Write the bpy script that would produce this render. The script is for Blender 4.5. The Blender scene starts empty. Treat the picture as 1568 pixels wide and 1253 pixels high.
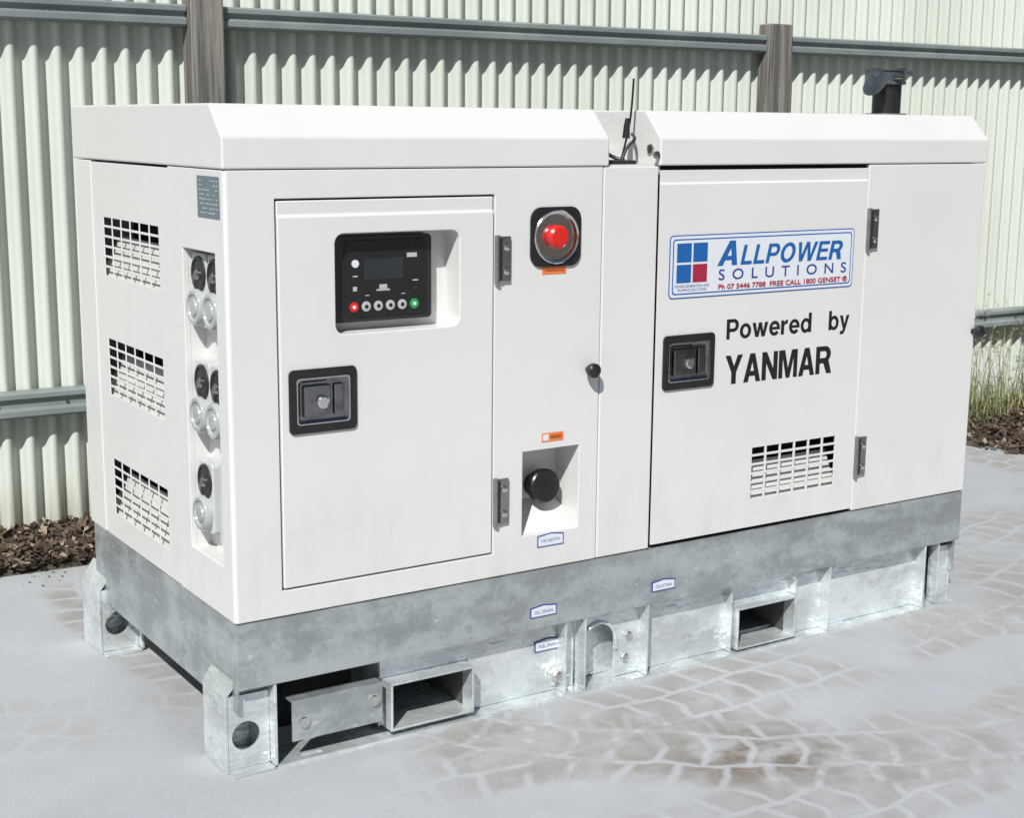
import bpy, bmesh, math, random
from mathutils import Vector, Matrix
random.seed(4)
S=bpy.context.scene
COL=S.collection
# ------------------------------------------------------------------ materials
def rgb(c): return (c[0],c[1],c[2],1)
class NT:
    def __init__(s,nt): s.n=nt.nodes; s.l=nt.links
    def new(s,t,**k):
        n=s.n.new(t)
        for a,b in k.items(): setattr(n,a,b)
        return n
    def set(s,sock,v):
        if isinstance(v,bpy.types.NodeSocket): s.l.new(v,sock)
        else: sock.default_value=v
    def m(s,op,a,b=0.0,c=0.0,clamp=False):
        n=s.new('ShaderNodeMath',operation=op); n.use_clamp=clamp
        s.set(n.inputs[0],a); s.set(n.inputs[1],b); s.set(n.inputs[2],c); return n.outputs[0]
    def mix(s,f,a,b,bt='MIX'):
        n=s.new('ShaderNodeMix',data_type='RGBA',blend_type=bt)
        s.set(n.inputs[0],f); s.set(n.inputs[6],rgb(a) if isinstance(a,tuple) else a); s.set(n.inputs[7],rgb(b) if isinstance(b,tuple) else b)
        return n.outputs[2]
    def noise(s,vec,scale,detail=3,rough=.55):
        n=s.new('ShaderNodeTexNoise'); s.set(n.inputs['Vector'],vec); n.inputs['Scale'].default_value=scale
        n.inputs['Detail'].default_value=detail; n.inputs['Roughness'].default_value=rough; return n.outputs['Fac']
    def ramp(s,f,a,b,lo=0.,hi=1.):
        n=s.new('ShaderNodeMapRange',interpolation_type='SMOOTHSTEP'); s.set(n.inputs[0],f)
        n.inputs[1].default_value=a; n.inputs[2].default_value=b; n.inputs[3].default_value=lo; n.inputs[4].default_value=hi; return n.outputs[0]
    def coord(s,sc=None):
        o=s.new('ShaderNodeTexCoord').outputs['Object']
        if sc:
            m=s.new('ShaderNodeMapping'); s.l.new(o,m.inputs['Vector']); m.inputs['Scale'].default_value=sc; return m.outputs[0]
        return o
    def bump(s,h,st,dist=.01):
        b=s.new('ShaderNodeBump'); b.inputs['Strength'].default_value=st; b.inputs['Distance'].default_value=dist; s.l.new(h,b.inputs['Height']); return b.outputs[0]
def newmat(name):
    m=bpy.data.materials.new(name); m.use_nodes=True
    t=NT(m.node_tree); return m,t,m.node_tree.nodes['Principled BSDF']
def simple(name,c,rough=.5,metal=0.,var=.08,scale=6.,bump=0.,bscale=200.,c2=None,vlo=.35,vhi=.7):
    m,t,b=newmat(name); co=t.coord()
    n=t.noise(co,scale)
    c2=c2 or tuple(x*(1-var) for x in c)
    t.l.new(t.mix(t.ramp(n,vlo,vhi),c,c2),b.inputs['Base Color'])
    b.inputs['Roughness'].default_value=rough; b.inputs['Metallic'].default_value=metal
    if bump: t.l.new(t.bump(t.noise(co,bscale,1),bump,.002),b.inputs['Normal'])
    return m
# powder coat: satin, faint dust film towards the bottom, slight orange peel
m,t,b=newmat('powdercoat_white'); co=t.coord()
n=t.noise(co,2.2); n2=t.noise(t.coord((3,3,1.2)),4.,4,.65)
c=t.mix(t.ramp(n,.35,.7),(.685,.682,.665),(.66,.658,.64))
s_=t.new('ShaderNodeSeparateXYZ'); t.l.new(co,s_.inputs[0])
c=t.mix(t.m('MULTIPLY',t.ramp(s_.outputs[2],.36,.70,.5,.06),t.ramp(n2,.45,.72)),c,(.58,.565,.53))
t.l.new(c,b.inputs['Base Color']); t.l.new(t.ramp(n2,.3,.7,.30,.44),b.inputs['Roughness'])
t.l.new(t.bump(t.noise(co,420.,1),.10,.002),b.inputs['Normal']); WHITE=m
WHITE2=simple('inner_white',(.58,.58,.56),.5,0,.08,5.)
DARK=simple('dark_void',(.012,.012,.013),.8)  # near-black colour standing in for shade in gaps and cavities
BLACK=simple('black_plastic',(.016,.016,.018),.32,0,.2,20.)
BLACKM=simple('black_panel',(.02,.021,.024),.45)
CHROME=simple('latch_steel',(.26,.26,.265),.14,1.,.3,30.)
STEEL=simple('hinge_steel',(.42,.41,.39),.32,1.,.2,30.)
BRIGHT=simple('polished_steel',(.75,.74,.72),.14,1.,.1,30.)
RED=simple('red_plastic',(.62,.02,.015),.3)
DRED=simple('red_disc',(.30,.015,.012),.4)
YEL=simple('warning_yellow',(.75,.45,.03),.5)
ORANGE=simple('orange_label',(.80,.20,.05),.45)
BLUE=simple('sign_blue',(.012,.11,.36),.4,0,.05)
NAVY=simple('sign_navy',(.03,.05,.28),.4)
SRED=simple('sign_red',(.36,.02,.06),.4)
INK=simple('black_ink',(.010,.010,.011),.45)
SIGNW=simple('vinyl_white',(.68,.71,.75),.35,0,.02)
PLAC=simple('placard_grey',(.17,.23,.265),.3,.3)
SOCK=simple('socket_grey',(.52,.54,.54),.35)
LID=simple('socket_lid',(.40,.43,.43),.12)
GREEN=simple('green_button',(.02,.32,.08),.4)
BTN=simple('button_grey',(.45,.45,.46),.4)
def galv(name,c,rough,lo=.62,metal=.75,bs=.18,scr=.6):
    m,t,b=newmat(name); co=t.coord()
    v=t.new('ShaderNodeTexVoronoi'); t.l.new(co,v.inputs['Vector']); v.inputs['Scale'].default_value=95.
    sp=t.new('ShaderNodeSeparateColor'); t.l.new(v.outputs['Color'],sp.inputs[0])
    n1=t.noise(t.coord((2.2,2.2,6)),2.0,4,.55); n2=t.noise(co,11.,3,.6)
    f=t.m('ADD',t.m('MULTIPLY',sp.outputs[0],.06),t.m('ADD',t.m('MULTIPLY',n1,.66),t.m('MULTIPLY',n2,.34)))
    dk=tuple(x*lo for x in c)
    col=t.mix(t.ramp(f,.42,.64),dk,c)
    n3=t.noise(t.coord((9,9,15)),1.5,2,.5)
    col=t.mix(t.ramp(n3,.66,.71,0,.35),col,tuple(x*.5 for x in c))
    n4=t.noise(t.coord((5,5,14)),2.2,4,.75)
    col=t.mix(t.ramp(n4,.63,.69,0,scr),col,(.86,.87,.88))
    t.l.new(col,b.inputs['Base Color'])
    b.inputs['Metallic'].default_value=metal
    t.l.new(t.ramp(n2,.3,.7,rough-.07,rough+.10),b.inputs['Roughness'])
    t.l.new(t.bump(t.m('ADD',t.m('MULTIPLY',n2,.5),t.m('MULTIPLY',n1,2.5)),bs,.012),b.inputs['Normal'])
    return m
GALV=galv('galvanised_band',(.56,.605,.615),.38,.66,.66,.22,.6)
GALV2=galv('galvanised_lit',(.82,.87,.88),.25,.74,.55,.6,.25)  # lighter copy of the band zinc, sunlit and reflected brightness put into colour
# ------------------------------------------------------------------ mesh helpers
def mk(name,bm,mats,parent=None,smooth=False,bevel=0.,seg=2,ang=40):
    me=bpy.data.meshes.new(name); bmesh.ops.recalc_face_normals(bm,faces=bm.faces[:]); bm.to_mesh(me); bm.free()
    o=bpy.data.objects.new(name,me); COL.objects.link(o)
    for m in (mats if isinstance(mats,(list,tuple)) else [mats]): me.materials.append(m)
    if parent: o.parent=parent
    if bevel:
        b=o.modifiers.new('b','BEVEL'); b.width=bevel; b.segments=seg; b.limit_method='ANGLE'; b.angle_limit=math.radians(ang)
    if smooth:
        for p in me.polygons: p.use_smooth=True
    return o
def bbox(bm,x0,x1,y0,y1,z0,z1,mi=0):
    v=[bm.verts.new((x,y,z)) for x in (x0,x1) for y in (y0,y1) for z in (z0,z1)]
    for f in ((0,1,3,2),(4,6,7,5),(0,4,5,1),(2,3,7,6),(0,2,6,4),(1,5,7,3)):
        fc=bm.faces.new([v[i] for i in f]); fc.material_index=mi
def box(name,x0,x1,y0,y1,z0,z1,mat,parent=None,bevel=0.002):
    bm=bmesh.new(); bbox(bm,x0,x1,y0,y1,z0,z1); return mk(name,bm,mat,parent,bevel=bevel)
def bprism(bm,pts,ax,a,b,mi=0):
    def P(p,t): return {'y':(p[0],t,p[1]),'x':(t,p[0],p[1]),'z':(p[0],p[1],t)}[ax]
    A=[bm.verts.new(P(p,a)) for p in pts]; B=[bm.verts.new(P(p,b)) for p in pts]
    fs=[bm.faces.new(A),bm.faces.new(B[::-1])]
    n=len(pts)
    for i in range(n): fs.append(bm.faces.new((A[i],B[i],B[(i+1)%n],A[(i+1)%n])))
    for f in fs: f.material_index=mi
def prism(name,pts,ax,a,b,mat,parent=None,bevel=0.,smooth=False):
    bm=bmesh.new(); bprism(bm,pts,ax,a,b); return mk(name,bm,mat,parent,bevel=bevel,smooth=smooth)
def rr(x0,x1,z0,z1,r,n=6):
    o=[]
    for cx,cz,a0 in ((x1-r,z1-r,0),(x0+r,z1-r,90),(x0+r,z0+r,180),(x1-r,z0+r,270)):
        for i in range(n+1):
            a=math.radians(a0+90*i/n); o.append((cx+r*math.cos(a),cz+r*math.sin(a)))
    return o
def circ(cx,cz,r,n=40): return [(cx+r*math.cos(2*math.pi*i/n),cz+r*math.sin(2*math.pi*i/n)) for i in range(n)]
def apply(o):
    dg=bpy.context.evaluated_depsgraph_get(); me=bpy.data.meshes.new_from_object(o.evaluated_get(dg)); o.modifiers.clear(); o.data=me
def cut(o,bm):
    c=mk('cut_tmp',bm,DARK)
    m=o.modifiers.new('bool','BOOLEAN'); m.operation='DIFFERENCE'; m.solver='EXACT'; m.object=c
    bpy.context.view_layer.update(); apply(o)
    bpy.data.objects.remove(c)
def addbevel(o,w,seg=2,ang=50):
    b=o.modifiers.new('b','BEVEL'); b.width=w; b.segments=seg; b.limit_method='ANGLE'; b.angle_limit=math.radians(ang)
def lathe(name,prof,origin,axis,mat,parent=None,n=40):
    bm=bmesh.new(); rings=[]
    ax=Vector(axis).normalized(); u=ax.orthogonal().normalized(); w=ax.cross(u); O=Vector(origin)
    for r,t in prof:
        rings.append([bm.verts.new(O+ax*t+(u*math.cos(2*math.pi*i/n)+w*math.sin(2*math.pi*i/n))*max(r,1e-5)) for i in range(n)])
    for a,b in zip(rings,rings[1:]):
        for i in range(n): bm.faces.new((a[i],a[(i+1)%n],b[(i+1)%n],b[i]))
    bm.faces.new(rings[0]); bm.faces.new(rings[-1])
    o=mk(name,bm,mat,parent,smooth=True)
    e=o.modifiers.new('e','EDGE_SPLIT'); e.split_angle=math.radians(35)
    return o
def tube(name,pts,r,mat,parent=None):
    cu=bpy.data.curves.new(name,'CURVE'); cu.dimensions='3D'; cu.bevel_depth=r; cu.bevel_resolution=4; cu.use_fill_caps=True
    s=cu.splines.new('NURBS'); s.points.add(len(pts)-1); s.use_endpoint_u=True; s.order_u=3
    for p,q in zip(s.points,pts): p.co=(*q,1)
    o=bpy.data.objects.new(name,cu); COL.objects.link(o); cu.materials.append(mat)
    bpy.context.view_layer.update()
    dg=bpy.context.evaluated_depsgraph_get(); me=bpy.data.meshes.new_from_object(o.evaluated_get(dg)); nm=o.name
    bpy.data.objects.remove(o); o2=bpy.data.objects.new(name,me); COL.objects.link(o2); o2.parent=parent
    if not me.materials: me.materials.append(mat)
    for p in me.polygons: p.use_smooth=True
    return o2
def text(name,s,x0,x1,z0,z1,y,mat,parent,bold=0.,shear=0.,space=1.,xs_=1.):
    cu=bpy.data.curves.new(name,'FONT'); cu.body=s; cu.shear=shear; cu.space_character=space; cu.resolution_u=4
    o=bpy.data.objects.new(name,cu); COL.objects.link(o); bpy.context.view_layer.update()
    dg=bpy.context.evaluated_depsgraph_get(); me=bpy.data.meshes.new_from_object(o.evaluated_get(dg)); bpy.data.objects.remove(o)
    xs=[v.co.x for v in me.vertices]; ys=[v.co.y for v in me.vertices]
    ax,bx,ay,by=min(xs),max(xs),min(ys),max(ys)
    x0+=bold*xs_; x1-=bold*xs_; z0+=bold; z1-=bold
    V=[(x0+(v.co.x-ax)/(bx-ax)*(x1-x0),z0+(v.co.y-ay)/(by-ay)*(z1-z0)) for v in me.vertices]
    P=[tuple(p.vertices) for p in me.polygons]
    offs=[(0,0)]
    if bold:
        k=8
        offs+=[(bold*xs_*math.cos(2*math.pi*i/k),bold*math.sin(2*math.pi*i/k)) for i in range(k)]
    verts=[];faces=[]
    for i,(a,b) in enumerate(offs):
        n=len(verts); verts+=[(v[0]+a,y-i*.00003,v[1]+b) for v in V]; faces+=[tuple(q+n for q in f) for f in P]
    m2=bpy.data.meshes.new(name); m2.from_pydata(verts,[],faces); m2.materials.append(mat)
    o=bpy.data.objects.new(name,m2); COL.objects.link(o); o.parent=parent; return o
# ---- heavy grotesque letters drawn as outlines
def arc(cx,cz,rx,ry,a0,a1,n=14): return [(cx+rx*math.cos(math.radians(a0+(a1-a0)*i/n)),cz+ry*math.sin(math.radians(a0+(a1-a0)*i/n))) for i in range(n+1)]
GL={
'A':(.88,[[[(0,0),(.31,1),(.57,1),(.88,0),(.64,0),(.58,.21),(.30,.21),(.24,0)],[(.35,.385),(.53,.385),(.44,.70)]]]),
'Y':(.88,[[[(0,1),(.26,1),(.44,.62),(.62,1),(.88,1),(.56,.40),(.56,0),(.32,0),(.32,.40)]]]),
'N':(.82,[[[(0,0),(0,1),(.24,1),(.595,.40),(.595,1),(.82,1),(.82,0),(.585,0),(.225,.59),(.225,0)]]]),
'M':(1.0,[[[(0,0),(0,1),(.32,1),(.50,.36),(.68,1),(1.0,1),(1.0,0),(.785,0),(.785,.70),(.60,0),(.40,0),(.215,.70),(.215,0)]]]),
'R':(.88,[[[(0,0),(0,1)]+arc(.50,.71,.32,.29,90,-50)+[(.88,0),(.61,0),(.42,.38),(.23,.38),(.23,0)],[(.23,.82)]+arc(.47,.695,.115,.125,90,-90,8)+[(.23,.57)]]]),
'P':(.78,[[[(0,0),(0,1)]+arc(.47,.68,.31,.32,90,-90)+[(.21,.36),(.21,0)],[(.21,.83)]+arc(.45,.68,.12,.15,90,-90,8)+[(.21,.53)]]]),
'L':(.70,[[[(0,0),(0,1),(.21,1),(.21,.18),(.70,.18),(.70,0)]]]),
'O':(.96,[[arc(.48,.5,.48,.52,0,350,34),arc(.48,.5,.26,.34,0,350,34)]]),
'W':(1.31,[[[(0,1),(.22,1),(.36,.32),(.54,1),(.77,1),(.95,.32),(1.09,1),(1.31,1),(1.06,0),(.83,0),(.655,.70),(.48,0),(.25,0)]]]),
'E':(.74,[[[(0,0),(0,1),(.72,1),(.72,.83),(.21,.83),(.21,.61),(.68,.61),(.68,.44),(.21,.44),(.21,.17),(.74,.17),(.74,0)]]]),
'o':(.74,[[arc(.37,.36,.37,.38,0,350,30),arc(.37,.36,.165,.215,0,350,30)]]),
'w':(1.04,[[[(0,.72),(.22,.72),(.32,.28),(.42,.72),(.62,.72),(.72,.28),(.82,.72),(1.04,.72),(.83,0),(.61,0),(.52,.40),(.43,0),(.21,0)]]]),
'e':(.72,[[arc(.36,.36,.36,.38,0,322,26)+arc(.36,.36,.165,.205,322,198,10)+[(.72,.285)],arc(.36,.43,.155,.14,0,180,12)]]),
'r':(.47,[[[(0,0),(0,.72),(.20,.72),(.20,.61),(.28,.70),(.38,.74),(.47,.72),(.42,.52),(.34,.535),(.25,.50),(.215,.40),(.215,0)]]]),
'd':(.74,[[arc(.34,.36,.34,.38,0,350,30),arc(.36,.36,.16,.21,0,350,30)],[[(.53,0),(.53,1),(.74,1),(.74,0)]]]),
'b':(.74,[[arc(.40,.36,.34,.38,0,350,30),arc(.38,.36,.16,.21,0,350,30)],[[(0,0),(0,1),(.21,1),(.21,0)]]]),
'y':(.71,[[[(0,.72),(.22,.72),(.36,.26),(.49,.72),(.71,.72),(.43,-.08),(.34,-.22),(.20,-.28),(.05,-.26),(.05,-.10),(.17,-.11),(.24,-.05),(.26,.02)]]]),
}
def grotesque(name,s,x0,x1,zb,cap,y,mat,parent,gap=.13,shear=0.):
    tot=0; pos=[]
    for ch in s: pos.append(tot); tot+=GL[ch][0]+gap
    tot=tot-gap+shear; sx=(x1-x0)/tot
    nl=max(len(GL[c][1]) for c in s); V=[];Fc=[]
    for li in range(nl):
        cu=bpy.data.curves.new('t','CURVE'); cu.dimensions='2D'; cu.fill_mode='BOTH'
        for ch,p in zip(s,pos):
            g=GL[ch][1]
            if li<len(g):
                for poly in g[li]:
                    sp=cu.splines.new('POLY'); sp.points.add(len(poly)-1); sp.use_cyclic_u=True
                    for q,(a,b) in zip(sp.points,poly): q.co=(p+a+b*shear,b,0,1)
        o=bpy.data.objects.new('t',cu); COL.objects.link(o); bpy.context.view_layer.update()
        dg=bpy.context.evaluated_depsgraph_get(); me=bpy.data.meshes.new_from_object(o.evaluated_get(dg)); bpy.data.objects.remove(o)
        n=len(V); V+=[(x0+v.co.x*sx,y-li*.0001,zb+v.co.y*cap) for v in me.vertices]; Fc+=[tuple(i+n for i in p.vertices) for p in me.polygons]
    m2=bpy.data.meshes.new(name); m2.from_pydata(V,[],Fc); m2.materials.append(mat)
    o=bpy.data.objects.new(name,m2); COL.objects.link(o); o.parent=parent; return o
def empty(name):
    e=bpy.data.objects.new(name,None); COL.objects.link(e); e.empty_display_size=.2; return e
# ================================================================== GENERATOR
G=empty('diesel_generator')
L,W=2.395,1.03
ZB,ZJ=.365,1.3615
T=.015
def lsec():
    r=.010; o=[(.987,0.0)]
    for i in range(6):
        a=math.radians(270-90*i/5); o.append((r+r*math.cos(a),r+r*math.sin(a)))
    o+=[(0,.331),(T,.331),(T,T),(.987,T)]
    return o
corner=prism('canopy_front_left_panel',lsec(),'z',ZB,ZJ,WHITE,G)
bm=bmesh.new()
bbox(bm,.1150,.6740,-.05,.05,.4240,1.3000)
bprism(bm,circ(.8465,1.196,.058),'y',-.05,.05)
bbox(bm,.760,.930,-.05,.05,.457,.672)
bbox(bm,-.05,.05,.058,.252,.485,1.183)
cut(corner,bm); addbevel(corner,.002)
def doorplate(name,x0,x1,z0,z1,t):
    return prism(name,[(-.002,z0),(-.002,z1-.036),(.0025,z1-.030),(.0015,z1),(t,z1),(t,z0)],'x',x0,x1,WHITE,G)
door=doorplate('control_door',.1195,.6695,.4285,1.2955,.013)
bm=bmesh.new(); bprism(bm,rr(.256,.577,.997,1.221,.022),'y',-.05,.05); cut(door,bm); addbevel(door,.0025,2,25)
def liner(name,outline,ax,a,b,mat,back=True):
    bm=bmesh.new()
    def P(p,t): return {'y':(p[0],t,p[1]),'x':(t,p[0],p[1])}[ax]
    A=[bm.verts.new(P(p,a)) for p in outline]; B=[bm.verts.new(P(p,b)) for p in outline]; n=len(A)
    for i in range(n): bm.faces.new((A[i],B[i],B[(i+1)%n],A[(i+1)%n]))
    if back: bm.faces.new(B)
    return mk(name,bm,mat,G)
liner('control_recess',rr(.2555,.5775,.9965,1.2215,.022),'y',.010,.066,WHITE)
prism('controller_body',rr(.268,.522,1.017,1.212,.010),'y',.034,.0655,BLACKM,G,.002)
prism('controller_face',rr(.296,.508,1.028,1.202,.010),'y',.0315,.035,BLACK,G,.0008)
box('controller_display',.345,.445,.0305,.0315,1.112,1.160,simple('lcd_grey',(.03,.036,.04),.15),G,.0005)
for i,(bx,mm) in enumerate(((.318,RED),(.349,BTN),(.380,BTN),(.411,BTN),(.442,BTN),(.474,GREEN))):
    lathe('controller_button_%d'%i,[(.0115,0),(.0115,.0015),(.0095,.002)],(bx,.0315,1.052),(0,-1,0),mm,G,20)
    lathe('controller_button_core_%d'%i,[(.0045,0),(.0045,.0006)],(bx,.0293,1.052),(0,-1,0),SIGNW if mm is not BTN else INK,G,12)
lathe('controller_dial',[(.009,0),(.009,.002)],(.322,.0315,1.150),(0,-1,0),SIGNW,G,20)
lathe('controller_dial_b',[(.007,0),(.007,.002)],(.475,.0315,1.088),(0,-1,0),BLACKM,G,20)
for i,(x,z,w,h) in enumerate(((.455,1.160,.026,.010),(.316,1.088,.010,.010),(.376,1.086,.034,.004),(.383,1.0905,.020,.010),(.470,1.105,.014,.003),(.316,1.120,.012,.003),(.347,1.076,.01,.002),(.44,1.076,.01,.002))):
    box('controller_icon_%d'%i,x,x+w,.0308,.0315,z,z+h,BTN,G,0)
liner('fuel_recess',[(.7595,.4565),(.9305,.4565),(.9305,.6725),(.7595,.6725)],'y',.010,.105,WHITE)
prism('fuel_recess_sill',[(.012,.457),(.104,.457),(.104,.520)],'x',.761,.929,WHITE,G)
lathe('fuel_cap',[(.030,0),(.030,.03),(.041,.032),(.044,.036),(.044,.056),(.040,.060),(.012,.061)],(.862,.104,.556),(0,-1,.12),BLACK,G)
ESB=prism('estop_bezel',rr(.773,.920,1.124,1.268,.030),'y',-.006,.0005,BLACK,G)
bm=bmesh.new(); bprism(bm,circ(.8465,1.196,.059),'y',-.05,.05); cut(ESB,bm); addbevel(ESB,.0015)
lathe('estop_ring',[(.0588,-.002),(.064,-.006),(.0655,-.009),(.063,-.0115),(.058,-.010),(.052,.004),(.046,.022),(.044,.030),(.001,.030)],(.8465,0,1.196),(0,1,0),BRIGHT,G,48)
lathe('estop_label_disc',[(.042,0),(.042,.002),(.001,.002)],(.8465,.0295,1.196),(0,-1,0),DRED,G)
lathe('estop_base',[(.030,0),(.030,.003)],(.8465,.0275,1.196),(0,-1,0),YEL,G)
lathe('estop_button',[(.015,0),(.015,.022),(.025,.024),(.0285,.030),(.0285,.042),(.023,.048),(.001,.049)],(.8465,.025,1.196),(0,-1,0),RED,G)
box('canopy_middle_strip',.9905,1.1605,0,T,ZB,ZJ,WHITE,G,.003)
door2=doorplate('engine_door',1.1665,1.9045,.374,1.352,.002)
def slots(bm,a0,a1,z0,z1,nc,nr,ax,gap=.006,lo=-.05,hi=.05):
    cw=(a1-a0+gap)/nc; ch=(z1-z0+gap)/nr
    for i in range(nc):
        for j in range(nr):
            A0=a0+i*cw; A1=A0+cw-gap; B0=z0+j*ch; B1=B0+ch-gap
            if ax=='y': bbox(bm,A0,A1,lo,hi,B0,B1)
            else: bbox(bm,lo,hi,A0,A1,B0,B1)
bm=bmesh.new(); slots(bm,1.512,1.828,.452,.598,6,6,'y'); cut(door2,bm); addbevel(door2,.0009,1,25)
prism('engine_vent_baffle',[(.006,.440),(.060,.545),(.063,.545),(.009,.440)],'x',1.49,1.85,WHITE2,G)
box('engine_vent_dark',1.45,1.89,.105,.109,.41,.66,DARK,G,0)  # near-black sheet standing in for the shade behind the vent slots
box('canopy_right_panel',1.909,L,0,T,ZB,ZJ,WHITE,G,.003)
for i,(a,b,c,d) in enumerate(((.100,.135,.41,1.315),(.655,.69,.41,1.315),(.10,.69,.405,.445),(.10,.69,1.28,1.315),(.975,1.0,.37,1.355),(1.15,1.18,.37,1.36),(1.89,1.92,.37,1.36),(1.15,1.92,1.335,1.361),(1.15,1.92,.366,.39))):
    box('door_gap_shade_%d'%i,a,b,.017+.0004*i,.024+.0004*i,c,d,DARK,G,0)  # near-black strips behind the door gaps, gap shade put into their colour
end=box('canopy_end_vented_panel',.003,.0055,.3355,.893,ZB,ZJ-.004,WHITE,G,0)
bm=bmesh.new()
VZ=((1.070,1.219),(.757,.905),(.434,.584))
for z0,z1 in VZ: slots(bm,.412,.818,z0,z1,6,6,'x')
cut(end,bm); addbevel(end,.0008,1)
for i,(z0,z1) in enumerate(VZ):
    prism('end_vent_baffle_%d'%i,[(.009,z0-.012),(.062,z0+.095),(.065,z0+.095),(.012,z0-.012)],'y',.36,.88,WHITE2,G)
box('end_vent_dark',.11,.114,.34,.90,.40,1.30,DARK,G,0)  # black sheet, interior shade behind the end grilles put into colour
prism('canopy_rear_corner_panel',[(0,.8975),(0,W),(L,W),(L,W-T),(T,W-T),(T,.8975)],'z',ZB,ZJ,WHITE,G,.003)
box('canopy_right_end_panel',L-T,L,T+.001,W-T-.001,ZB,ZJ,WHITE,G,.002)
box('end_gasket',.019,.024,.325,.345,.37,1.36,DARK,G,0)  # near-black backing strip, shade of the panel gap put into its colour
box('end_gap_shade_b',.019,.024,.885,.905,.37,1.36,DARK,G,0)  # same painted gap shade behind the rear joint
box('canopy_floor',.02,L-.02,.02,W-.02,.372,.380,DARK,G,0)
# ---- socket bank
liner('socket_recess',[(.0575,.4845),(.2525,.4845),(.2525,1.1835),(.0575,1.1835)],'x',.012,.050,WHITE)
def outlet(i,yc,zc):
    bm=bmesh.new(); bprism(bm,rr(yc-.043,yc+.043,zc-.112,zc+.055,.010),'x',.020,.049); mk('outlet_body_%d'%i,bm,SOCK,G,bevel=.003)
    lathe('outlet_switch_%d'%i,[(.041,0),(.040,.004),(.034,.005),(.033,.002),(.001,.002)],(.020,yc,zc+.008),(-1,0,0),BLACKM,G,28)
    lathe('outlet_switch_rocker_%d'%i,[(.012,0),(.011,.008)],(.018,yc,zc+.006),(-1,0,.4),STEEL,G,16)
    lathe('outlet_lid_%d'%i,[(.042,0),(.042,.012),(.038,.018),(.031,.018),(.029,.014),(.020,.014),(.018,.018),(.001,.019)],(.020,yc,zc-.067),(-1,0,0),LID,G,28)
k=0
for zc in (1.118,.872,.640):
    for yc in ((.205,.110) if zc>.7 else (.205,)):
        outlet(k,yc,zc); k+=1
box('spare_outlet_plate',.030,.049,.068,.152,.510,.700,SOCK,G,.003)
box('placard',-.0015,-.0003,.022,.146,1.258,1.347,PLAC,G,0)
bm=bmesh.new()
for i in range(8):
    for j in range(7):
        if random.random()<.75:
            a=.030+j*.0155; bbox(bm,-.0020,-.0016,a,a+random.uniform(.006,.013),1.336-.0098*i,1.3382-.0098*i)
mk('placard_print',bm,SOCK,G)
# ---- roof
def roof(name,x0,x1):
    pts=[(-.003,ZJ+.002),(-.003,1.431),(.0635,1.500),(W+.003,1.500),(W+.003,ZJ+.002)]
    prism(name,pts,'x',x0,x1,WHITE,G,.004)
roof('roof_left',-.003,1.003); roof('roof_right',1.163,L+.003)
box('roof_gap_deck',.99,1.175,.012,W-.02,1.340,1.366,WHITE2,G)
box('roof_gap_back_rail',1.003,1.163,.60,.64,1.366,1.470,WHITE,G)
box('roof_gap_back_rail_low',1.003,1.163,.50,.53,1.366,1.41,WHITE2,G)
tube('roof_hose_white',[(1.005,.30,1.43),(1.08,.30,1.435),(1.162,.30,1.43)],.012,WHITE2,G)
tube('roof_hose_white_b',[(1.005,.22,1.40),(1.08,.22,1.41),(1.162,.22,1.40)],.010,SOCK,G)
tube('roof_cable',[(1.03,.06,1.372),(1.06,.10,1.42),(1.09,.13,1.385),(1.12,.09,1.374)],.005,BLACK,G)
tube('roof_cable_b',[(1.08,.05,1.37),(1.10,.06,1.41),(1.13,.05,1.43),(1.15,.1,1.44)],.004,BLACK,G)
box('roof_gap_grommet',1.01,1.12,.04,.11,1.3662,1.376,BLACKM,G)
tube('antenna_whip',[(1.10,.08,1.37),(1.115,.075,1.43),(1.125,.07,1.50),(1.128,.07,1.578)],.0028,BLACK,G)
lathe('antenna_base',[(.010,0),(.008,.03),(.005,.05)],(1.112,.075,1.43),(.05,0,1),BLACK,G,16)
lathe('roof_bolt',[(.012,0),(.012,.006),(.006,.008)],(1.1625,.035,1.405),(-1,0,0),STEEL,G,6)
lathe('roof_bolt_front',[(.010,0),(.010,.004),(.006,.006)],(1.150,-.001,1.39),(0,-1,0),STEEL,G,16)
# ---- exhaust
ex,ey=2.25,.27
DKG=simple('exhaust_paint',(.13,.155,.17),.4,.6,.4,20.)
lathe('exhaust_stack',[(.043,0),(.043,.13)],(ex,ey,1.498),(0,0,1),BLACK,G)
lathe('exhaust_clamp',[(.046,0),(.055,.002),(.055,.010),(.049,.012),(.049,.040),(.055,.042),(.055,.050),(.046,.052)],(ex,ey,1.590),(0,0,1),DKG,G)
bm=bmesh.new()
bprism(bm,circ(0,0,.043,28),'z',0,.004)
bmesh.ops.transform(bm,matrix=Matrix.Translation((ex-.082,ey-.03,1.592))@Matrix.Rotation(math.radians(-58),4,'Y'),verts=bm.verts[:])
mk('exhaust_rain_cap',bm,DKG,G,bevel=.001)
box('exhaust_cap_hinge',ex-.075,ex-.03,ey-.02,ey+.02,1.614,1.634,DKG,G)
box('exhaust_counterweight',ex+.045,ex+.095,ey-.012,ey+.012,1.622,1.634,DKG,G)
lathe('exhaust_flange',[(.062,0),(.062,.005)],(ex,ey,1.5005),(0,0,1),STEEL,G)
lathe('exhaust_clamp_bolt',[(.008,0),(.008,.03)],(ex-.02,ey-.05,1.611),(0,-1,0),STEEL,G,12)
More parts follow.
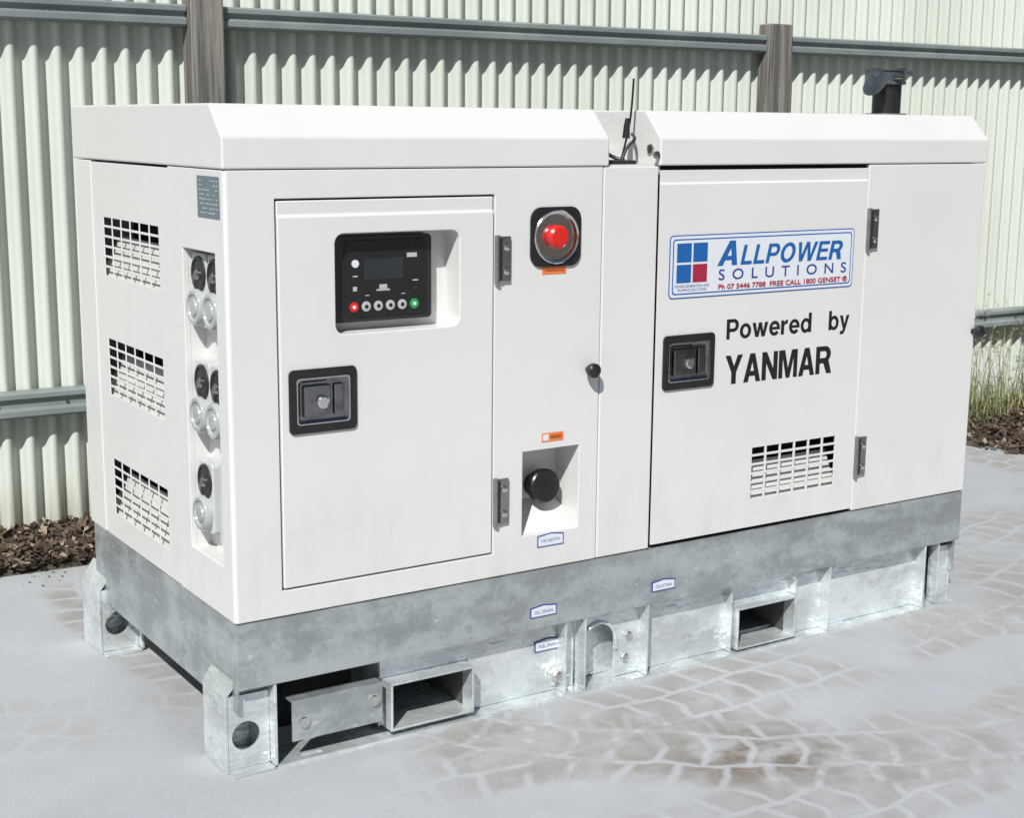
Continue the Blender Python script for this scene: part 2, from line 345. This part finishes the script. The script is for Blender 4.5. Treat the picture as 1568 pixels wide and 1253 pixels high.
# ---- hinges
def hinge(i,x0,z0,z1):
    box('hinge_leaf_%d'%i,x0+.012,x0+.044,-.008,-.0003,z0,z1,STEEL,G,.0015)
    lathe('hinge_knuckle_%d'%i,[(.0065,0),(.0065,z1-z0+.006)],(x0+.006,-.007,z0-.003),(0,0,1),STEEL,G,20)
    box('hinge_leaf_b_%d'%i,x0+.012,x0+.018,-.0125,-.0085,z0+.004,z1-.004,BLACKM,G,.001)
    for z in (z0+.025,z1-.025): lathe('hinge_bolt_%d_%d'%(i,int(z*1000)),[(.009,0),(.009,.004),(.005,.006)],(x0+.030,-.008,z),(0,-1,0),BRIGHT,G,16)
hinge(0,.671,1.095,1.202); hinge(1,.671,.500,.613); hinge(2,1.906,1.127,1.238); hinge(3,1.906,.471,.584)
# ---- latches
def latch(i,x0,x1,z0,z1):
    o=prism('latch_plate_%d'%i,rr(x0,x1,z0,z1,.012),'y',-.008,-.0022,BLACK,G)
    bm=bmesh.new(); bprism(bm,rr(x0+.018,x1-.018,z0+.02,z1-.02,.008),'y',-.05,.05); cut(o,bm); addbevel(o,.0025)
    a=rr(x0+.018,x1-.018,z0+.02,z1-.02,.008); b=rr(x0+.028,x1-.028,z0+.030,z1-.030,.006)
    bm=bmesh.new()
    A=[bm.verts.new((p[0],-.0075,p[1])) for p in a]; B=[bm.verts.new((p[0],-.0030,p[1])) for p in b]; n=len(A)
    for q in range(n): bm.faces.new((A[q],B[q],B[(q+1)%n],A[(q+1)%n]))
    bm.faces.new(B); mk('latch_dish_%d'%i,bm,CHROME,G,bevel=.001)
    bm=bmesh.new(); bprism(bm,a,'y',-.0088,-.0072); 
    rim=mk('latch_rim_%d'%i,bm,BRIGHT,G); bm=bmesh.new(); bprism(bm,rr(x0+.0205,x1-.0205,z0+.0225,z1-.0225,.007),'y',-.05,.05); cut(rim,bm)
    xm=(x0+x1)/2; zm=(z0+z1)/2
    prism('latch_paddle_%d'%i,rr(x0+.034,x1-.066,z0+.036,z1-.036,.005),'y',-.012,-.0032,CHROME,G,.003)
    prism('latch_paddle_lip_%d'%i,rr(x1-.058,x1-.034,z0+.036,z1-.036,.004),'y',-.009,-.0032,CHROME,G,.003)
    lathe('latch_lock_%d'%i,[(.015,0),(.015,.006),(.011,.009),(.005,.009)],(xm-.005,-.012,zm-.002),(0,-1,0),BRIGHT,G,24)
latch(0,.137,.304,.781,.926); latch(1,1.187,1.361,.785,.929)
KP=[(.008,0),(.008,.012),(.016,.014),(.019,.022),(.018,.032),(.012,.038),(.001,.040)]
lathe('door_stop_0',KP,(.952,0,.862),(0,-1,0),BLACK,G,24)
lathe('door_stop_1',KP,(2.384,0,.862),(.25,-1,0),BLACK,G,24)
# ---- sign
prism('company_sign',rr(1.201,1.860,1.0235,1.1870,.012),'y',-.0032,-.0022,BLUE,G)
prism('company_sign_face',rr(1.204,1.857,1.0265,1.1840,.010),'y',-.0038,-.0030,SIGNW,G)
prism('company_sign_line',rr(1.211,1.850,1.0335,1.1770,.009),'y',-.0042,-.0036,BLUE,G)
prism('company_sign_inner',rr(1.2145,1.8465,1.0370,1.1735,.008),'y',-.0046,-.0040,SIGNW,G)
ys=-.0052
lx=[(1.224,1.272),(1.278,1.326)]; lz=[(1.117,1.166),(1.064,1.111)]
for i,(a,b) in enumerate(lx):
    for j,(c,d) in enumerate(lz): box('logo_square_%d%d'%(i,j),a,b,ys,ys+.0004,c,d,SRED if (i,j)==(1,1) else BLUE,G,0)
grotesque('sign_word_initial','A',1.360,1.446,1.103,.065,ys,BLUE,G,.1,.22)
grotesque('sign_word','LLPOWER',1.440,1.822,1.103,.052,ys,BLUE,G,.10,.22)
text('sign_word_second','SOLUTIONS',1.366,1.832,1.065,1.094,ys,NAVY,G,.0004,.0,space=1.9)
text('sign_phone','Ph 07 5446 7788  FREE CALL 1800 GENSET \u00ae',1.366,1.838,1.040,1.055,ys,SRED,G,.0007)
text('sign_small_a','POWER GENERATION AND',1.219,1.335,1.0515,1.0585,ys,NAVY,G)
text('sign_small_b','PUMPING SOLUTIONS',1.230,1.325,1.0415,1.0485,ys,NAVY,G)
grotesque('engine_decal_upper','Powered',1.403,1.712,.905,.054,-.0026,INK,G,.07)
grotesque('engine_decal_upper_b','by',1.778,1.858,.905,.054,-.0026,INK,G,.07)
grotesque('engine_decal_lower','YANMAR',1.403,1.797,.783,.078,-.0026,INK,G,.06)
# ---- hex labels
def hexlabel(i,x0,x1,z0,z1,y,t):
    def hx(m): 
        h=(z1-z0)/2; zm=(z0+z1)/2
        return [(x0+m,zm-h*.45),(x0+m,z1-m-h*.3),((x0+x1)/2,z1-m),(x1-m,z1-m-h*.3),(x1-m,zm-h*.45),(x1-m,z0+m),(x0+m,z0+m)]
    prism('info_label_%d'%i,hx(0),'y',y-.0008,y,NAVY,G); prism('info_label_face_%d'%i,hx(.003),'y',y-.0014,y-.0004,SIGNW,G)
    text('info_label_text_%d'%i,t,x0+.012,x1-.012,(z0+z1)/2-.007,(z0+z1)/2+.002,y-.0018,NAVY,G)
hexlabel(0,.806,.886,.420,.455,-.0003,'FUEL INJECTION'); hexlabel(1,.789,.869,.236,.268,.0017,'OIL DRAIN')
hexlabel(2,1.178,1.257,.240,.272,.0017,'COOLANT DRAIN'); hexlabel(3,.835,.915,.122,.156,.0480,'FUEL DRAIN')
for i,(x0,x1,z0,z1) in enumerate(((.810,.880,1.106,1.124),(.815,.880,.690,.712))):
    box('warning_label_%d'%i,x0,x1,-.0012,-.0003,z0,z1,ORANGE,G,0)
    if i: box('warning_icon',x0+.003,x0+.02,-.0018,-.0013,z0+.003,z1-.003,SIGNW,G,0)
    text('warning_text_%d'%i,'WARNING',x0+(.024 if i else .006),x1-.006,z0+.006,z1-.006,-.0020,INK,G)
# ================================================================== BASE
prism('base_band_front',[(.003,.2055),(.003,.361),(.010,.363),(.016,.363),(.016,.2055)],'x',.003,L-.001,GALV,G,.0015)
box('base_band_end',.0025,.012,.017,W-.017,.150,.3625,GALV,G,.0015)
box('base_band_back',.012,L-.002,W-.016,W-.003,.11,.362,GALV,G,.0015)
box('base_band_right',L-.012,L-.002,.017,W-.017,.10,.362,GALV,G,.0015)
box('base_top_plate',.013,L-.013,.0165,W-.017,.350,.356,GALV,G,0)
for nm,a,b_,y in (('a',.632,.960,.050),('b',.96,1.20,.085),('c',1.20,1.486,.046),('d',1.721,2.30,.046)):
    box('base_web_'+nm,a,b_,y,y+.006,.009,.2055,GALV2,G,.001)
box('base_web_e',.386,.632,.050,.056,.1435,.2055,GALV2,G,.001)
box('base_web_f',1.486,1.721,.046,.052,.1375,.2055,GALV2,G,.001)
box('base_underside_lip',.10,L-.004,.0165,.085,.2056,.2100,GALV,G,0)
bm=bmesh.new()
cx=1.032; r=.054
pts=[(.962,.010),(cx-r,.010)]
for i in range(17):
    a=math.radians(180-180*i/16); pts.append((cx+r*math.cos(a),.115+r*math.sin(a)))
pts+=[(cx+r,.010),(1.19,.010),(1.19,.2050),(.962,.2050)]
bprism(bm,pts,'y',.040,.0455); mk('base_arch_plate',bm,GALV2,G)
tube('base_arch_rim',[(cx-.056,.036,.02),(cx-.056,.036,.115),(cx-.045,.036,.155),(cx,.036,.178),(cx+.045,.036,.155),(cx+.056,.036,.115),(cx+.056,.036,.09)],.005,GALV2,G)
for i,(x,y0) in enumerate(((.905,.010),(.962,.004),(1.168,.004),(1.478,.02),(1.722,.02),(1.842,.004),(2.245,.004),(2.312,.010))):
    box('base_gusset_%d'%i,x,x+.006,y0,.048 if i!=1 else .0395,.009,.2050,GALV2,G,.001)
fl=box('base_bottom_flange',.098,L-.002,.001,.10,0,.008,GALV2,G,0)
bm=bmesh.new()
for x in (.19,.415,1.26,1.93): bprism(bm,rr(x-.028,x+.028,.018,.034,.0078),'z',-.05,.05)
cut(fl,bm); addbevel(fl,.001)
box('base_inner_floor',.62,L-.02,.101,W-.1,.02,.026,GALV,G,0)
box('base_bay_back',.099,.39,.20,.206,.009,.30,DARK,G,0)  # near-black sheet added as the unlit depth of the bay
box('base_bay_right',.385,.391,.057,.20,.02,.2,GALV,G,0)
bm=bmesh.new(); bprism(bm,[(.010,.052),(.016,.052),(.016,.146),(.05,.146),(.05,.152),(.010,.152)],'x',.137,.372)
mk('base_cover_angle',bm,GALV,G,bevel=.0015)
for x,z in ((.165,.098),(.350,.112)): lathe('base_cover_bolt_%d'%int(x*1000),[(.016,0),(.016,.003),(.011,.0035),(.011,.009),(.006,.010)],(x,.010,z),(0,-1,0),BRIGHT,G,20)
def pocket(i,x0,x1,z0,z1,y0):
    bm=bmesh.new(); t=.006
    bbox(bm,x0,x1,y0,W-.03,z1-t,z1); bbox(bm,x0,x1,y0,W-.03,z0,z0+t)
    bbox(bm,x0,x0+t,y0,W-.03,z0+t,z1-t); bbox(bm,x1-t,x1,y0,W-.03,z0+t,z1-t)
    mk('fork_pocket_%d'%i,bm,GALV2,G,bevel=.001)
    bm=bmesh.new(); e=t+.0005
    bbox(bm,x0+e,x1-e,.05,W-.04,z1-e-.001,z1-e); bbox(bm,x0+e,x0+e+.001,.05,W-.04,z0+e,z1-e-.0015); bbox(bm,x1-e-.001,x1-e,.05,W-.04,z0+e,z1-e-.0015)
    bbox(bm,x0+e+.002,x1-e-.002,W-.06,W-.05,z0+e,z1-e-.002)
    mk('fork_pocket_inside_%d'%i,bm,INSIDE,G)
INSIDE=simple('pocket_inside_shade',(.10,.105,.10),.7,.3,.4,12.)  # dark lining colour carries the shade inside the fork pockets
pocket(0,.392,.626,.022,.143,.004); pocket(1,1.492,1.715,.015,.137,.006)
lathe('drain_flange',[(.030,0),(.030,.006)],(.900,.050,.052),(0,-1,0),GALV2,G,24)
lathe('drain_plug',[(.017,0),(.017,.022),(.012,.024)],(.900,.044,.052),(0,-1,0),BRIGHT,G,6)
for i,(x,y,z) in enumerate(((.985,.038,.045),(1.12,.038,.06),(1.13,.038,.12))):
    lathe('base_bolt_%d'%i,[(.012,0),(.012,.006),(.006,.008)],(x,y,z),(0,-1,0),BRIGHT,G,6)
def foot(i,x0,x1,y0,y1,h,hole=True):
    bm=bmesh.new()
    t=.008
    left=x0<1
    bprism(bm,[(x0,0),(x0+t,0),(x0+t,h-.05),(x0+t+.04,h),(x0+.035,h+.006),(x0,h-.045)] if left else [(x1,0),(x1-t,0),(x1-t,h-.075),(x1-t,h-.055),(x1-.004,h-.055),(x1,h-.06)],'y',y0,y1)
    bbox(bm,x0+t,x1-t,y0-.028,y1+.0,0.0005,.0075)
    mk('foot_end_%d'%i,bm,GALV2,G,bevel=.0015)
    for j,y in enumerate((y0+.002,y1-t-.002)):
        f=box('foot_plate_%d_%d'%(i,j),x0+t+.0005,x1-t-.0005,y,y+t,.008,h-.05,GALV2,G,0)
        if hole:
            bm=bmesh.new(); bprism(bm,circ(x0+.052,.085,.034,28),'y',y-.05,y+.05); cut(f,bm)
        addbevel(f,.001)
    if left: box('foot_inner_%d'%i,x1-t,x1-.0005,y0-.026,y1,.008,.2040,GALV2,G,.001)
foot(0,-.020,.098,.030,.160,.235); foot(1,-.020,.098,.935,1.080,.235)
foot(2,L-.085,L-.001,.030,.160,.235,False); foot(3,L-.085,L-.001,.935,1.080,.235,False)
# ================================================================== FENCE
F=empty('corrugated_fence')
TH=-.01987; FY=2.3215
def fy(x): return FY+math.tan(TH)*x
F.location=(0,FY,0); F.rotation_euler=(0,0,TH)
m,t,b=newmat('fence_sheet')
co=t.coord()
n1=t.noise(t.coord((1.2,1,.35)),1.5,4,.6); n2=t.noise(t.coord((30,1,1.2)),1.,3,.6)
c=t.mix(t.ramp(n1,.35,.7),(.60,.64,.575),(.54,.575,.51)); c=t.mix(t.ramp(n2,.55,.8,0,.35),c,(.43,.46,.40))
sx=t.new('ShaderNodeSeparateXYZ'); t.l.new(co,sx.inputs[0])
c=t.mix(t.m('MULTIPLY',t.ramp(sx.outputs[2],.0,.22,1,0),t.ramp(n2,.3,.7)),c,(.32,.28,.21))
t.l.new(c,b.inputs['Base Color']); b.inputs['Roughness'].default_value=.38
FENCE=m
bm=bmesh.new(); pitch=.080; N=20; x0,x1=-7.,11.
n=int((x1-x0)/pitch*N); prev=None
for i in range(n+1):
    x=x0+i*pitch/N; s=math.sin(2*math.pi*i/N)
    y=.0200*math.copysign(abs(s)**.55,s)
    a=bm.verts.new((x,y,-.05)); c_=bm.verts.new((x,y,2.75))
    if prev: bm.faces.new((prev[0],a,c_,prev[1]))
    prev=(a,c_)
mk('fence_sheet',bm,FENCE,F,smooth=True)
m,t,b=newmat('rail_painted'); co=t.coord()
n=t.noise(co,3.,4,.6); n2=t.noise(t.coord((2,8,8)),2.2,4,.7)
c=t.mix(t.ramp(n,.3,.65),(.25,.29,.285),(.18,.215,.215)); c=t.mix(t.ramp(n2,.66,.74,0,.8),c,(.27,.17,.09))
t.l.new(c,b.inputs['Base Color']); b.inputs['Roughness'].default_value=.5; RAIL=m
m,t,b=newmat('weathered_timber'); co=t.coord((38,38,1.6))
n=t.noise(co,1.,5,.65); n2=t.noise(t.coord(),5.,4)
c=t.mix(t.ramp(n,.38,.62),(.10,.096,.088),(.26,.245,.22)); c=t.mix(t.ramp(n2,.5,.75,0,.5),c,(.15,.14,.125))
t.l.new(c,b.inputs['Base Color']); b.inputs['Roughness'].default_value=.9; t.l.new(t.bump(n,.9,.01),b.inputs['Normal']); POST=m
posts=(-4.70,-1.91,.848,3.565,6.33,9.10)
def rail(i,a,b_,z0,z1):
    bm=bmesh.new(); y0=-.084; y1=-.0207
    bprism(bm,[(y1,z0),(y0+.008,z0),(y0,z0+.008),(y0,z0+.028),(y0+.016,z0+.036),(y0+.016,z1-.030),(y0,z1-.022),(y0,z1-.006),(y0+.008,z1),(y1,z1)],'x',a,b_)
    mk('fence_rail_%d'%i,bm,RAIL,F,bevel=.001)
k=0
xs=[-7.]+list(posts)+[11.]
for a,b_ in zip(xs,xs[1:]):
    rail(k,a+.066,b_-.066,.430,.523); k+=1
    rail(k,a+.066,b_-.066,1.793,1.870); k+=1
for i,x in enumerate(posts):
    box('fence_post_%d'%i,x-.062,x+.062,-.115,-.0215,-.05,1.925+.02*math.sin(i*2.),POST,F,.006)
bm=bmesh.new(); x=-.90
while x<7.:
    if min(abs(x-p) for p in posts)>.09:
        for z,yy in ((.478,-.068),(1.83,-.068)): bprism(bm,circ(x,z,.006,8),'y',yy-.005,yy+.0005)
    x+=.24
mk('fence_screws',bm,STEEL,F)
# ================================================================== GROUND
m,t,b=newmat('concrete')
co=t.coord(); wn=t.new('ShaderNodeTexNoise'); t.l.new(co,wn.inputs['Vector']); wn.inputs['Scale'].default_value=5.; wn.inputs['Detail'].default_value=3
sub=t.new('ShaderNodeVectorMath',operation='SUBTRACT'); t.l.new(wn.outputs['Color'],sub.inputs[0]); sub.inputs[1].default_value=(.5,.5,.5)
scv=t.new('ShaderNodeVectorMath',operation='SCALE'); t.l.new(sub.outputs[0],scv.inputs[0]); scv.inputs['Scale'].default_value=.085
addv=t.new('ShaderNodeVectorMath',operation='ADD'); t.l.new(co,addv.inputs[0]); t.l.new(scv.outputs[0],addv.inputs[1])
sp=t.new('ShaderNodeSeparateXYZ'); t.l.new(addv.outputs[0],sp.inputs[0]); X,Y=sp.outputs[0],sp.outputs[1]
big=t.noise(co,1.1,4,.6); mid=t.noise(co,6.,4,.65); fine=t.noise(co,90.,3,.7); grit=t.noise(co,420.,2,.6)
base=t.mix(t.ramp(big,.36,.68),(.385,.40,.425),(.43,.445,.47))
base=t.mix(t.ramp(mid,.35,.75,0,.4),base,(.35,.355,.36))
# cx,cy,R,halfwidth,pitch,strength,xmin,xmax
TR=[(1.0,6.0,6.20,.20,.115,.85,.35,9),(2.2,1.2,2.03,.21,.11,1.,-9,9),(1.6,3.9,3.85,.18,.10,.6,-9,.6),(1.2,8.0,7.75,.18,.105,.6,1.0,9),(3.6,2.3,2.72,.19,.11,.8,1.2,9),(0.9,7.3,8.10,.19,.11,.7,.5,9)]
blockT=None; gapT=None
for cx,cy,Rr,w,pt,st,xa,xb in TR:
    dx=t.m('SUBTRACT',X,cx); dy=t.m('SUBTRACT',Y,cy)
    r=t.m('SQRT',t.m('ADD',t.m('MULTIPLY',dx,dx),t.m('MULTIPLY',dy,dy)))
    off=t.m('DIVIDE',t.m('SUBTRACT',r,Rr),w); ab=t.m('ABSOLUTE',off)
    band=t.ramp(ab,.78,1.05,1,0)
    if xa>-9: band=t.m('MULTIPLY',band,t.ramp(X,xa-.15,xa+.25))
    if xb<9: band=t.m('MULTIPLY',band,t.ramp(X,xb-.2,xb+.1,1,0))
    s=t.m('MULTIPLY',t.m('ARCTAN2',dy,dx),Rr)
    tt=t.m('DIVIDE',t.m('ADD',s,t.m('MULTIPLY',ab,w*.30)),pt)
    rw=t.m('MULTIPLY',t.m('ADD',off,1.2),1.25)
    tt=t.m('ADD',tt,t.m('MULTIPLY',t.m('FLOOR',rw),.5))
    g1=t.ramp(t.m('ABSOLUTE',t.m('SUBTRACT',t.m('FRACT',tt),.5)),.35,.47)
    g2=t.ramp(t.m('ABSOLUTE',t.m('SUBTRACT',t.m('FRACT',rw),.5)),.41,.48)
    g=t.m('MAXIMUM',g1,g2)
    bl=t.m('MULTIPLY',t.m('MULTIPLY',band,t.m('SUBTRACT',1.,g)),st); gg=t.m('MULTIPLY',t.m('MULTIPLY',band,g),st)
    blockT=bl if blockT is None else t.m('MAXIMUM',blockT,bl)
    gapT=gg if gapT is None else t.m('MAXIMUM',gapT,gg)
brk=t.ramp(t.noise(co,1.3,4,.6),.36,.58)
brk2=t.ramp(mid,.28,.62,.3,1.)
bf=t.m('MULTIPLY',t.m('MULTIPLY',blockT,brk),brk2)
gf=t.m('MULTIPLY',t.m('MULTIPLY',t.m('MULTIPLY',gapT,brk),brk2),.3)
col=t.mix(t.m('MULTIPLY',bf,.85),base,t.mix(t.ramp(big,.4,.6),(.315,.30,.275),(.255,.24,.215)))
col=t.mix(gf,col,(.45,.46,.48))
sp2=t.new('ShaderNodeSeparateXYZ'); t.l.new(co,sp2.inputs[0])
dd=t.m('SQRT',t.m('ADD',t.m('POWER',t.m('SUBTRACT',sp2.outputs[0],1.12),2.),t.m('MULTIPLY',t.m('POWER',t.m('ADD',sp2.outputs[1],.52),2.),2.5)))
st=t.m('MULTIPLY',t.m('MULTIPLY',t.ramp(dd,.05,.34,1,0),t.ramp(mid,.35,.6)),t.m('ADD',bf,.25))
col=t.mix(t.m('MULTIPLY',st,.9),col,(.17,.14,.11))
col=t.mix(t.ramp(fine,.62,.75,0,.3),col,(.25,.24,.225))
col=t.mix(t.ramp(grit,.66,.74,0,.5),col,(.20,.19,.18))
t.l.new(col,b.inputs['Base Color']); b.inputs['Roughness'].default_value=.85
t.l.new(t.bump(t.m('ADD',fine,t.m('MULTIPLY',bf,-.5)),.3,.004),b.inputs['Normal'])
CONC=m
bm=bmesh.new()
pts=[(-14,2.50),(-8,2.17),(-.07,1.808),(4.25,1.612),(4.335,1.58),(4.36,1.50),(4.40,-12),(-14,-12)]
bprism(bm,pts[::-1],'z',-.12,0.0)
mk('concrete_slab',bm,CONC)
m,t,b=newmat('soil'); co=t.coord()
n=t.noise(co,22.,6,.7); n2=t.noise(co,3.,4,.6)
c=t.mix(t.ramp(n,.35,.65),(.045,.034,.025),(.13,.10,.075)); c=t.mix(t.ramp(n2,.5,.7,0,.5),c,(.17,.14,.11))
t.l.new(c,b.inputs['Base Color']); b.inputs['Roughness'].default_value=.95; t.l.new(t.bump(n,1.,.03),b.inputs['Normal']); SOIL=m
bm=bmesh.new(); 
vs=[bm.verts.new(p) for p in ((-300,-300,-.07),(300,-300,-.07),(300,300,-.07),(-300,300,-.07))]; bm.faces.new(vs)
mk('ground',bm,SOIL)
from mathutils import noise as mn
bm=bmesh.new(); nx,ny=500,26; grid=[]
for i in range(nx+1):
    x=-6+12.5*i/nx; row=[]
    ya=(1.80-.0453*x if x<4.3 else 1.40)-.03; yb=fy(x)+.25
    for j in range(ny+1):
        f=j/ny; y=ya+(yb-ya)*f
        h=-.03+.05*min(1,f*4)+.03*mn.fractal(Vector((x*3,y*3,0)),1.,2.,4)+.014*mn.noise(Vector((x*22,y*22,3)))
        if x>4.4: h-=.02
        row.append(bm.verts.new((x,y,h)))
    grid.append(row)
for i in range(nx):
    for j in range(ny): bm.faces.new((grid[i][j],grid[i+1][j],grid[i+1][j+1],grid[i][j+1]))
mk('soil_verge',bm,SOIL,smooth=True)
MU=[simple('bark_dark',(.05,.034,.025),.9),simple('bark_mid',(.12,.085,.06),.9),simple('bark_light',(.30,.245,.18),.9)]
bm=bmesh.new()
for i in range(12000):
    x=random.uniform(-1.5,5.9)
    if .9<x<3.6 and random.random()<.7: continue
    ya=1.80-.0453*x if x<4.3 else 1.3
    y=random.uniform(ya+.0,fy(x)-.02); f=(y-ya)/(fy(x)-ya)
    z=.0+.02*min(1,f*4)+.03*mn.fractal(Vector((x*3,y*3,0)),1.,2.,4)+random.uniform(0,.015)
    l=random.uniform(.008,.03); w=random.uniform(.004,.011)
    M=Matrix.Translation((x,y,z))@Matrix.Rotation(random.uniform(0,6.28),4,'Z')@Matrix.Rotation(random.gauss(0,.5),4,'Y')@Matrix.Rotation(random.gauss(0,.6),4,'X')
    vs=[bm.verts.new(M@Vector(p)) for p in ((-l,-w,0),(l*.8,-w*.7,.002),(l,w*.6,0),(-l*.7,w,.003))]
    fc=bm.faces.new(vs); fc.material_index=random.choice((0,0,0,1,1,1,2))
# a few crumbs blown onto the slab edge
for i in range(260):
    x=random.uniform(-.8,5.); y=1.80-.0453*x-abs(random.gauss(0,.07))
    if x>4.3: continue
    l=random.uniform(.003,.009); a=random.uniform(0,6.28)
    vs=[bm.verts.new((x+l*math.cos(a+q),y+l*.6*math.sin(a+q),.0015+.001*q)) for q in (0,2.,4.1)]
    fc=bm.faces.new(vs); fc.material_index=1
mk('bark_mulch',bm,MU)
GR=[simple('grass_green',(.12,.17,.05),.7),simple('grass_dry',(.38,.34,.19),.8),simple('grass_dark',(.05,.085,.025),.7)]
bm=bmesh.new()
def blade(x,y,h,w,mi,lean):
    a=random.uniform(0,6.28); lx,ly=math.cos(a)*lean,math.sin(a)*lean; px,py=-math.sin(a)*w,math.cos(a)*w
    pv=None; tip=None
    for k in range(5):
        f=k/4; ww=1-f*.95
        c=(x+lx*f*f*h,y+ly*f*f*h,h*f*(1-.15*f*lean))
        q=(bm.verts.new((c[0]-px*ww,c[1]-py*ww,c[2])),bm.verts.new((c[0]+px*ww,c[1]+py*ww,c[2])))
        if pv: fc=bm.faces.new((pv[0],pv[1],q[1],q[0])); fc.material_index=mi
        pv=q
    return c
for i in range(3400):
    x=random.uniform(4.55,7.0); y=random.uniform(1.85,fy(x)-.06)
    if mn.noise(Vector((x*4,y*4,7)))<-.12: continue
    h=random.uniform(.04,.16)*(1 if random.random()<.85 else 1.8)
    blade(x,y,h,random.uniform(.0015,.004),random.choice((0,0,1,1,2)),random.uniform(.2,1.2))
for i in range(150):
    x=random.uniform(4.8,6.6); y=random.uniform(2.0,fy(x)-.10); h=random.uniform(.30,.66)
    c=blade(x,y,h,.0028,random.choice((1,0,0)),random.uniform(.05,.5))
    for k in range(12):
        f=random.uniform(.7,1.0); p=Vector((x+(c[0]-x)*f*f,y+(c[1]-y)*f*f,c[2]*f)); u=Vector((random.uniform(-1,1),random.uniform(-1,1),random.uniform(.2,1)))*.024
        v=Vector((random.uniform(-1,1),random.uniform(-1,1),0))*.006
        fc=bm.faces.new([bm.verts.new(p),bm.verts.new(p+u*.5+v),bm.verts.new(p+u)]); fc.material_index=1
for i in range(260):
    x=random.uniform(-1.2,4.4); y=random.uniform(2.0,fy(x)-.03); blade(x,y,random.uniform(.02,.07),.002,random.choice((0,1)),.6)
mk('grass_weeds',bm,GR)
# ================================================================== LIGHT
az,el=math.radians(46),math.radians(44)
d=Vector((-math.sin(az)*math.cos(el),-math.cos(az)*math.cos(el),math.sin(el)))
sl=bpy.data.lights.new('sun','SUN'); sl.energy=5.0; sl.angle=math.radians(.5); sl.color=(1,.985,.955)
so=bpy.data.objects.new('sun',sl); COL.objects.link(so); so.rotation_euler=d.to_track_quat('Z','Y').to_euler(); so.location=(-4,-5,6)
w=bpy.data.worlds.new('World'); S.world=w; w.use_nodes=True
sky=w.node_tree.nodes.new('ShaderNodeTexSky'); sky.sky_type='NISHITA'; sky.sun_disc=False
sky.sun_elevation=el; sky.sun_rotation=math.atan2(d.x,d.y)
w.node_tree.links.new(sky.outputs[0],w.node_tree.nodes['Background'].inputs[0]); w.node_tree.nodes['Background'].inputs[1].default_value=.05
# ================================================================== CAMERA
cd=bpy.data.cameras.new('camera'); cam=bpy.data.objects.new('camera',cd); COL.objects.link(cam)
cam.location=(-1.18982,-2.93679,1.46085); cam.rotation_euler=(1.37976,-.00941,-.57643)
cd.sensor_fit='HORIZONTAL'; cd.sensor_width=36; cd.lens=2252.715/1568*36; cd.clip_start=.05; cd.clip_end=1500
S.camera=cam
S.view_settings.view_transform='Standard'; S.view_settings.look='None'; S.view_settings.exposure=0
